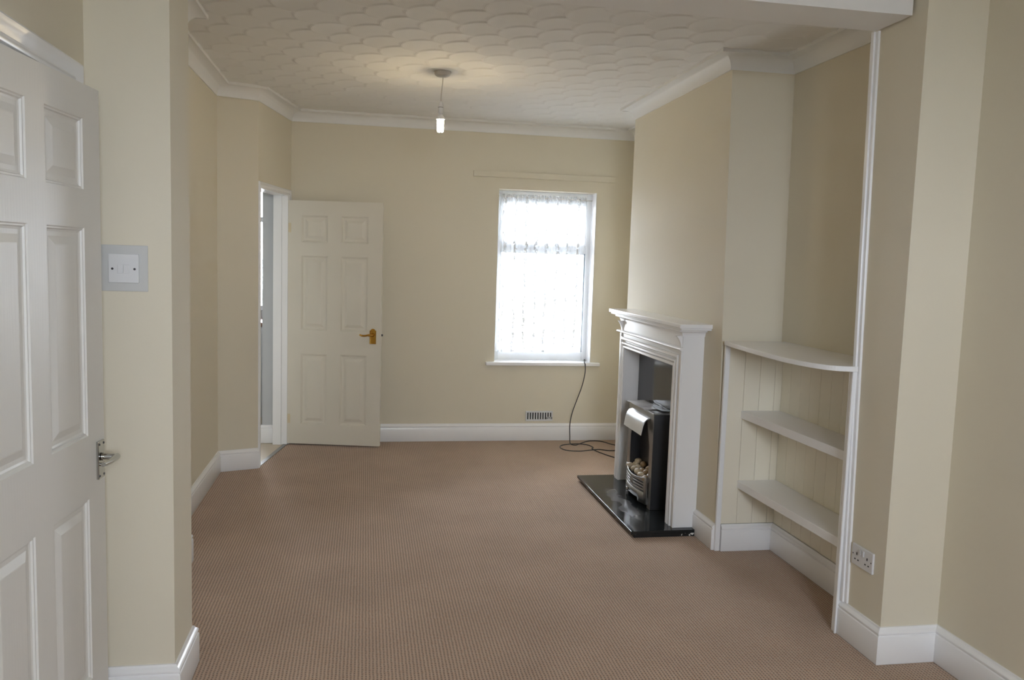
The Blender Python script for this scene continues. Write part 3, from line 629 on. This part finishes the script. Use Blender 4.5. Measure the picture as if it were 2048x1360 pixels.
# double socket on the right pier
t = thing('double_socket', (PX, 3.037, 0.340), 'white double plug socket low on the right pier', 'socket')
obj('plate', B1(PX-0.010, PX, 2.964, 3.110, 0.340, 0.428), M['plastic'], t, bevel=0.003)
for yc in (3.073, 3.001):
    bm = BM()
    box(bm, PX-0.0108, PX-0.0098, yc-0.003, yc+0.003, 0.386, 0.397); 
    for dy in (-0.011, 0.011): box(bm, PX-0.0108, PX-0.0098, yc+dy-0.004, yc+dy+0.004, 0.364, 0.369)
    o = obj('pin_holes', bm, M['dark'], t); o['label'] = 'three dark pin holes'
for y in (3.022, 3.041): obj('rocker', B1(PX-0.015, PX-0.010, y, y+0.013, 0.393, 0.417), M['plastic'], t, bevel=0.0012)
for y in (2.974, 3.100):
    bm = BM(); lathe(bm, [(0.003, -0.0108), (0.003, -0.0098)], (PX, y, 0.386), 10, 'X'); obj('screw', bm, M['steel_dark'], t)

# ------------------------------------------------------------------ pendant light
LX, LY = 0.455, 5.25
t = thing('pendant_light', (LX, LY, 2.344), 'bare lit bulb hanging on a short white flex from the ceiling', 'pendant light')
bm = BM(); lathe(bm, [(0.050, 0.0), (0.050, -0.010), (0.046, -0.022), (0.036, -0.029), (0.012, -0.031)], (LX, LY, H+0.008), 32); obj('ceiling_rose', bm, M['cord'], t, smooth=35)
bm = BM(); lathe(bm, [(0.098, 0.0), (0.096, -0.0035), (0.055, -0.005), (0.052, -0.001)], (LX, LY, H+0.013), 32); o = obj('pattress', bm, M['cornice'], t, smooth=35)
hx0 = LX-0.006
bm = BM(); tube(bm, spline([(LX+0.004, LY, 2.675), (LX+0.001, LY, 2.63), (LX-0.004, LY, 2.58), (hx0, LY, 2.524)], 5), 0.0034, 10); obj('flex', bm, M['cord'], t, smooth=60)
bm = BM(); lathe(bm, [(0.005, 2.530), (0.011, 2.522), (0.017, 2.505), (0.018, 2.494)], (hx0, LY, 0), 24); obj('lamp_holder_cap', bm, M['plastic'], t, smooth=35)
bm = BM(); lathe(bm, [(0.016, 2.494), (0.016, 2.491)], (hx0, LY, 0), 24); obj('shadow_ring', bm, M['steel_dark'], t)
bm = BM(); lathe(bm, [(0.0175, 2.491), (0.0175, 2.462), (0.0185, 2.460), (0.0185, 2.457)], (hx0, LY, 0), 24); obj('lamp_holder', bm, M['plastic'], t, smooth=35)
bm = BM(); lathe(bm, [(0.012, 2.457), (0.013, 2.446), (0.024, 2.434), (0.027, 2.425), (0.026, 2.420), (0.018, 2.418)], (hx0, LY, 0), 24); obj('bulb_base', bm, M['plastic'], t, smooth=35)
M['glow'] = mat('lit_warm_tube', (1, 0.9, 0.7), 0.3, emit=(1.0, 0.80, 0.50), estr=165)
for k_ in range(3):
    a = k_*2*PI/3+0.3; c = (hx0+0.012*math.cos(a), LY+0.012*math.sin(a)); d = (-math.sin(a)*0.0075, math.cos(a)*0.0075); pts = []
    for s in (0, 1): pass
    pts = [(c[0]+d[0], c[1]+d[1], 2.420), (c[0]+d[0], c[1]+d[1], 2.356), (c[0]+d[0]*0.6, c[1]+d[1]*0.6, 2.349), (c[0]-d[0]*0.6, c[1]-d[1]*0.6, 2.349), (c[0]-d[0], c[1]-d[1], 2.356), (c[0]-d[0], c[1]-d[1], 2.420)]
    bm = BM(); tube(bm, pts, 0.0068, 10); o = obj('bulb_tube', bm, M['glow'], t, smooth=60); o['label'] = 'glowing warm white tube'

# ------------------------------------------------------------------ fireplace
HXF, HY0, HY1, HZ = 1.529, 4.446, 5.686, 0.039
t = thing('hearth', (1.73, 5.066, 0), 'polished black granite hearth slab with a dusty smear', 'hearth')
bm = BM(); box(bm, HXF, 1.934, HY0, HY1, 0.020, HZ); obj('slab', bm, M['granite'], t, bevel=0.0015)
bm = BM(); box(bm, HXF+0.018, 1.934, HY0+0.003, HY1-0.018, 0.0, 0.020); o = obj('rough_base', bm, M['rough_edge'], t); o['label'] = 'rough black underside edge with chipped paint'
meta(obj('fireplace_back_panel', B1(1.905, 1.917, 4.602, 5.538, HZ+0.0005, 0.978), M['granite_plain'], bevel=0.001), 'polished black back panel inside the white fireplace surround', 'back panel')

fs = thing('fireplace_surround', (1.86, 5.07, HZ), 'white gloss painted fireplace surround with moulded mantel shelf', 'fireplace surround')
LY0, LY1, FX = 4.485, 5.650, 1.800           # outer ends and front plane
OY0, OY1, OZ = 4.600, 5.540, 0.980           # opening
Z0 = HZ+0.0005
obj('side_pillar', B1(FX, 1.933, LY0, OY0, Z0, 1.168), M['surround'], fs, bevel=0.002)
obj('side_pillar', B1(FX, 1.933, OY1, LY1, Z0, 1.168), M['surround'], fs, bevel=0.002)
obj('header', B1(FX+0.0, 1.904, OY0, OY1, OZ, 1.168), M['surround'], fs, bevel=0.002)
def ring(bm, off, w, x0, x1, r=0.0):
    """U shaped moulding round the opening, set off outward, w wide, standing from x0 to x1"""
    pth = [(x1, OY0-off, Z0), (x1, OY0-off, OZ+off), (x1, OY1+off, OZ+off), (x1, OY1+off, Z0)]
    d = x1-x0
    prof = [(0, 0), (0, d*0.6), (w*0.2, d*0.93), (w*0.5, d), (w*0.8, d*0.93), (w, d*0.6), (w, 0)]
    sweep(bm, pth, prof, up=(-1, 0, 0), side=-1)
RINGS = [(0.000, 0.020, 1.785, FX), (0.026, 0.016, 1.782, FX), (0.054, 0.022, 1.783, FX)]
for a in RINGS:
    bm = BM(); ring(bm, *a); obj('frame_moulding', bm, M['surround'], fs, smooth=35)
obj('corner_strip', B1(1.791, FX, LY0, LY0+0.030, Z0, 1.085), M['surround'], fs, bevel=0.002)
obj('corner_strip', B1(1.791, FX, LY1-0.030, LY1, Z0, 1.085), M['surround'], fs, bevel=0.002)
def hmould(bm, prof, y0, y1, zb):
    """moulding returned round both ends; profile = (projection, height)"""
    sweep(bm, [(1.932, y1, zb), (FX, y1, zb), (FX, y0, zb), (1.932, y0, zb)], prof, side=-1)
bm = BM(); sweep(bm, [(FX+0.002, LY1+0.002, 1.084), (FX, LY1+0.002, 1.084), (FX, LY0-0.002, 1.084), (FX+0.002, LY0-0.002, 1.084)], [(0, 0), (0.018, 0.0), (0.027, 0.004), (0.030, 0.009), (0.027, 0.014), (0.016, 0.018), (0, 0.018)], side=-1)
bm.free(); bm = BM()
prof = [(0, 0), (0.016, 0.0), (0.026, 0.004), (0.029, 0.009), (0.026, 0.014), (0.014, 0.018), (0, 0.018)]
extr(bm, prof, (FX, LY0-0.025, 1.083), (FX, LY1+0.025, 1.083), (-1, 0, 0), (0, 0, 1)); obj('astragal', bm, M['surround'], fs, smooth=35)
# bed mould under the shelf
bm = BM(); prof = [(0, -0.002), (0.007, -0.002), (0.007, 0.006), (0.010, 0.006)]+[(0.010+0.022*(1-math.cos(a)), 0.006+0.022*math.sin(a)) for a in [PI/2*i/6 for i in range(1, 7)]]+[(0.037, 0.028), (0.037, 0.040), (0, 0.040)]
hmould(bm, prof, LY0, LY1, 1.167); obj('bed_moulding', bm, M['surround'], fs, smooth=35)
# shelf with a rounded nosing
bm = BM(); NX_ = 1.736
prism(bm, [(NX_, 4.380), (1.934, 4.380), (1.934, 5.762), (NX_, 5.762)], 1.2185, 1.2425); prism(bm, [(NX_+0.012, 4.392), (1.934, 4.392), (1.934, 5.75), (NX_+0.012, 5.75)], 1.207, 1.2185)
obj('mantel_shelf', bm, M['surround'], fs, bevel=0.004)
# frieze corbels at either end
for ya, yb in ((LY0+0.012, LY0+0.040), (LY1-0.040, LY1-0.012)):
    bm = BM(); pts = [(0, 0)]+[(0.006+0.030*(s/8)**2, 0.066*s/8) for s in range(9)]+[(0, 0.066)]
    extr(bm, pts, (FX, ya, 1.101), (FX, yb, 1.101), (-1, 0, 0), (0, 0, 1)); obj('corbel', bm, M['surround'], fs, smooth=35)

# ------------------------------------------------------------------ electric fire
f = thing('electric_fire', (1.84, 5.07, HZ), 'freestanding brushed steel electric fire with white pebbles inside the fireplace', 'electric fire')
FY0_, FY1_, FXF, FXB, FZ0_, FZ1_ = 4.83, 5.31, 1.772, 1.903, HZ+0.001, 0.652
bm = BM()
box(bm, FXF+0.004, FXB, FY0_, FY0_+0.008, FZ0_, FZ1_-0.006); box(bm, FXF+0.004, FXB, FY1_-0.008, FY1_, FZ0_, FZ1_-0.006); box(bm, FXB-0.006, FXB, FY0_, FY1_, FZ0_, FZ1_-0.006)
obj('casing', bm, M['steel_dark'], f, bevel=0.001)
obj('top_plate', B1(FXF-0.004, FXB, FY0_-0.003, FY1_+0.003, FZ1_-0.010, FZ1_), M['steel'], f, bevel=0.003)
bm = BM()   # front frame: uprights and top band
box(bm, FXF, FXF+0.004, FY0_, FY0_+0.055, FZ0_, FZ1_-0.010); box(bm, FXF, FXF+0.004, FY1_-0.055, FY1_, FZ0_, FZ1_-0.010); box(bm, FXF, FXF+0.004, FY0_+0.055, FY1_-0.055, 0.585, FZ1_-0.010)
for ya, yb in ((FY0_+0.055, FY0_+0.115), (FY1_-0.055, FY1_-0.115)):
    extr(bm, [(ya, 0.586), (yb, 0.586), (ya, 0.430)], (FXF, 0, 0), (FXF+0.004, 0, 0), (0, 1, 0), (0, 0, 1))
obj('front_frame', bm, M['steel'], f, bevel=0.001)
bm = BM(); box(bm, FXF+0.07, FXF+0.075, FY0_+0.008, FY1_-0.008, 0.10, 0.60); box(bm, FXF+0.004, FXF+0.07, FY0_+0.05, FY0_+0.054, 0.1, 0.6); box(bm, FXF+0.004, FXF+0.07, FY1_-0.054, FY1_-0.05, 0.1, 0.6); box(bm, FXF+0.004, FXF+0.07, FY0_+0.05, FY1_-0.05, 0.155, 0.165)
o = obj('firebox', bm, M['black_metal'], f); o['label'] = 'matt black firebox lining'
# hood: curved canopy
bm = BM(); pr = [(0.0, 0.612), (0.022, 0.604), (0.036, 0.588), (0.046, 0.560), (0.056, 0.500), (0.053, 0.500), (0.043, 0.556), (0.032, 0.584), (0.020, 0.599), (0.0, 0.606)]
extr(bm, pr, (FXF, 4.895, 0), (FXF, 5.245, 0), (-1, 0, 0), (0, 0, 1)); o = obj('hood', bm, M['hood'], f, smooth=40); o['label'] = 'pale satin curved hood'
# bowed fret with slots
def fret():
    yc, hw = 5.07, 0.198; n = 48
    def px(y): return FXF-0.012-0.030*math.cos((y-yc)/hw*PI/2)
    def zt(y): return 0.214+0.026*((y-yc)/hw)**2
    slots = [(0.190, 0.197), (0.172, 0.179), (0.154, 0.161)]
    zs = sorted({0.062, 0.134, 0.139, *[q for s in slots for q in s], 0.206}); bm = BM(); ys = [yc-hw+2*hw*i/n for i in range(n+1)]
    rows = [[bm.verts.new((px(y), y, z)) for y in ys] for z in zs]+[[bm.verts.new((px(y), y, zt(y))) for y in ys]]
    rows = [[bm.verts.new((px(y), y, (0.062 if abs(y-yc) > 0.10 else 0.085))) for y in ys]]+rows[1:]
    zz = zs+[9]
    for r in range(len(rows)-1):
        for i in range(n):
            ym = (ys[i]+ys[i+1])/2; d = abs(ym-yc); hole = any(abs(zz[r]-s[0]) < 1e-6 for s in slots) and 0.028 < d < 0.165
            if abs(zz[r]-0.134) < 1e-6 and d < 0.17: hole = True
            if not hole: bm.faces.new((rows[r][i], rows[r][i+1], rows[r+1][i+1], rows[r+1][i]))
    o = obj('fret', bm, M['steel'], f, smooth=30); o['label'] = 'bowed slotted steel fret'
    s = o.modifiers.new('thickness', 'SOLIDIFY'); s.thickness = 0.003
    bm = BM(); rr = [(px(y)+0.008, y) for y in ys]; prism(bm, rr+[(FXF+0.004, yc+hw), (FXF+0.004, yc-hw)], 0.105, 0.203); obj('pebble_tray', bm, M['black_metal'], f)
    for a_, b_ in ((yc-hw, yc-hw+0.004), (yc+hw-0.004, yc+hw)): obj('fret_side', B1(FXF-0.010, FXF, a_, b_, 0.062, 0.236), M['steel'], f)
    # diamond motif at the middle of the slots
    bm = BM(); 
    for z in (0.164, 0.186):
        vs = [bm.verts.new((px(yc)-0.0022, yc+a, z+b)) for a, b in ((0.008, 0), (0, 0.011), (-0.008, 0), (0, -0.011))]; vs2 = [bm.verts.new((q.co.x+0.002, q.co.y, q.co.z)) for q in vs]
        bm.faces.new(vs); bm.faces.new(vs2[::-1])
        for i in range(4): bm.faces.new((vs[i], vs2[i], vs2[(i+1) % 4], vs[(i+1) % 4]))
    obj('diamond_motif', bm, M['dark'], f)
    bm = BM(); lathe(bm, [(0.009, 0), (0.008, -0.014), (0.014, -0.020), (0.015, -0.026), (0.010, -0.032)], (px(yc)-0.001, yc+0.01, 0.110), 18, 'X'); o = obj('knob', bm, M['chrome'], f, smooth=40); o['label'] = 'round chrome knob'
fret()
rs = random.Random(11)
cream = [mat('cream_pebble', srgb(188, 172, 146), 0.55, var=0.12, vscale=30), mat('grey_white_pebble', srgb(176, 176, 182), 0.5, var=0.1, vscale=30), mat('tan_pebble', srgb(150, 126, 94), 0.55, var=0.15, vscale=30)]
for r_, (xx, zz_, n_) in enumerate(((FXF-0.004, 0.219, 5), (FXF+0.030, 0.232, 5), (FXF+0.052, 0.252, 4))):
    for i in range(n_):
        bm = BM(); bmesh.ops.create_icosphere(bm, subdivisions=2, radius=1.0)
        sx, sy, sz = rs.uniform(0.021, 0.026), rs.uniform(0.031, 0.038), rs.uniform(0.019, 0.024); a = rs.uniform(-0.5, 0.5)
        cx, cy, cz = xx+rs.uniform(-0.004, 0.004), FY0_+0.085+(0.31/(n_-1))*i+rs.uniform(-0.006, 0.006), zz_+rs.uniform(-0.004, 0.006)
        for q in bm.verts:
            p = Vector((q.co.x*sx, q.co.y*sy, q.co.z*sz)); p.rotate(Matrix.Rotation(a, 3, 'X')); q.co = p+Vector((cx, cy, cz))
        obj('pebble', bm, cream[rs.choice((0, 0, 1, 2))], f, smooth=180)

def sheet(name, x0, x1, y0, y1, z, rz, m, label, cat, seed, amp=0.004):
    r = random.Random(seed); bm = BM(); n, k = 14, 10; ph = [r.uniform(0, 6) for _ in range(4)]; g = []
    cx, cy = (x0+x1)/2, (y0+y1)/2
    for s in (0, 0.0008):
        g.append([[None]*(k+1) for _ in range(n+1)])
        for i in range(n+1):
            for j in range(k+1):
                x = x0+(x1-x0)*i/n-cx; y = y0+(y1-y0)*j/k-cy
                zz = amp*(0.5+0.5*math.sin(x*40+ph[0]+2*math.sin(y*30+ph[1])))*(0.5+0.5*math.sin(y*26+ph[2]))
                X = cx+x*math.cos(rz)-y*math.sin(rz); Y = cy+x*math.sin(rz)+y*math.cos(rz)
                g[-1][i][j] = bm.verts.new((X, Y, z+zz+s))
    for i in range(n):
        for j in range(k):
            bm.faces.new((g[1][i][j], g[1][i+1][j], g[1][i+1][j+1], g[1][i][j+1])); bm.faces.new((g[0][i][j], g[0][i][j+1], g[0][i+1][j+1], g[0][i+1][j]))
    for i in range(n): bm.faces.new((g[0][i][0], g[0][i+1][0], g[1][i+1][0], g[1][i][0])); bm.faces.new((g[0][i][k], g[1][i][k], g[1][i+1][k], g[0][i+1][k]))
    for j in range(k): bm.faces.new((g[0][0][j], g[1][0][j], g[1][0][j+1], g[0][0][j+1])); bm.faces.new((g[0][n][j], g[0][n][j+1], g[1][n][j+1], g[1][n][j]))
    return meta(obj(name, bm, m, smooth=50), label, cat)
sheet('plastic_sleeve', 1.748, 1.875, 4.95, 5.29, FZ1_+0.001, 0.03, M['paper'], 'shiny clear plastic sleeve of papers on top of the electric fire', 'paper', 1, 0.006)
sheet('leaflet', 1.835, 1.900, 4.86, 5.05, FZ1_+0.0085, -0.05, M['dark_paper'], 'dark printed leaflet at the back of the electric fire top', 'leaflet', 5, 0.002)

# ------------------------------------------------------------------ alcove: boarded lining and built-in shelves
def boards(parent_name, n, f):
    for i in range(n): f(i)
wr = bpy.data.objects['wall_right_alcove']; wc = bpy.data.objects['wall_chimney']
def board(parent, bm): return obj('board', bm, M['cream_wood'], parent, bevel=0.0022)
# on the chimney breast return (faces the camera)
xs = [1.957, 2.052, 2.143, 2.232, 2.2745]
for a, b in zip(xs, xs[1:]): board(wc, B1(a+0.0006, b-0.0006, 4.205, 4.226, 0.152, 1.148))
# on the alcove wall
y = 4.205
while y > 3.205:
    y2 = max(3.201, y-0.0985); board(wr, B1(XR-0.008, XR, y2+0.0006, y-0.0006, 0.152, 1.148)); y = y2
s = thing('shelf_unit', (2.15, 3.70, 0), 'white built-in alcove shelves with a curved top beside the chimney breast', 'shelves')
fe = [(1.922, 4.203), (1.90, 4.0), (1.882, 3.74), (1.876, 3.50), (1.888, 3.36), (1.918, 3.25), (1.962, 3.185), (2.043, 3.158)]
fe = [(p.x, p.y) for p in spline([(x, y_, 0) for x, y_ in fe], 6)]
bm = BM(); prism(bm, fe+[(2.0435, 3.161), (XR-0.001, 3.164), (XR-0.001, 4.208), (1.940, 4.208)][0:4], 1.1485, 1.1705); obj('curved_top', bm, M['gloss'], s, bevel=0.003)
for z in (0.745, 0.355):
    bm = BM(); prism(bm, [(2.072, 3.2005), (XR-0.009, 3.2005), (XR-0.009, 4.2045), (2.043, 4.2045)], z, z+0.042); obj('shelf', bm, M['gloss'], s, bevel=0.002)
obj('end_panel', B1(2.036, XR-0.001, 3.1645, 3.2000, 0.001, 1.148), M['gloss'], s, bevel=0.002)
obj('edge_bead', B1(2.029, 2.036, 3.161, 3.172, 0.001, 1.148), M['gloss'], s, bevel=0.002)
bm = BM(); box(bm, 1.9285, 1.9565, 4.193, 4.212, 0.001, 1.148); obj('edge_strip', bm, M['gloss'], s, bevel=0.003)
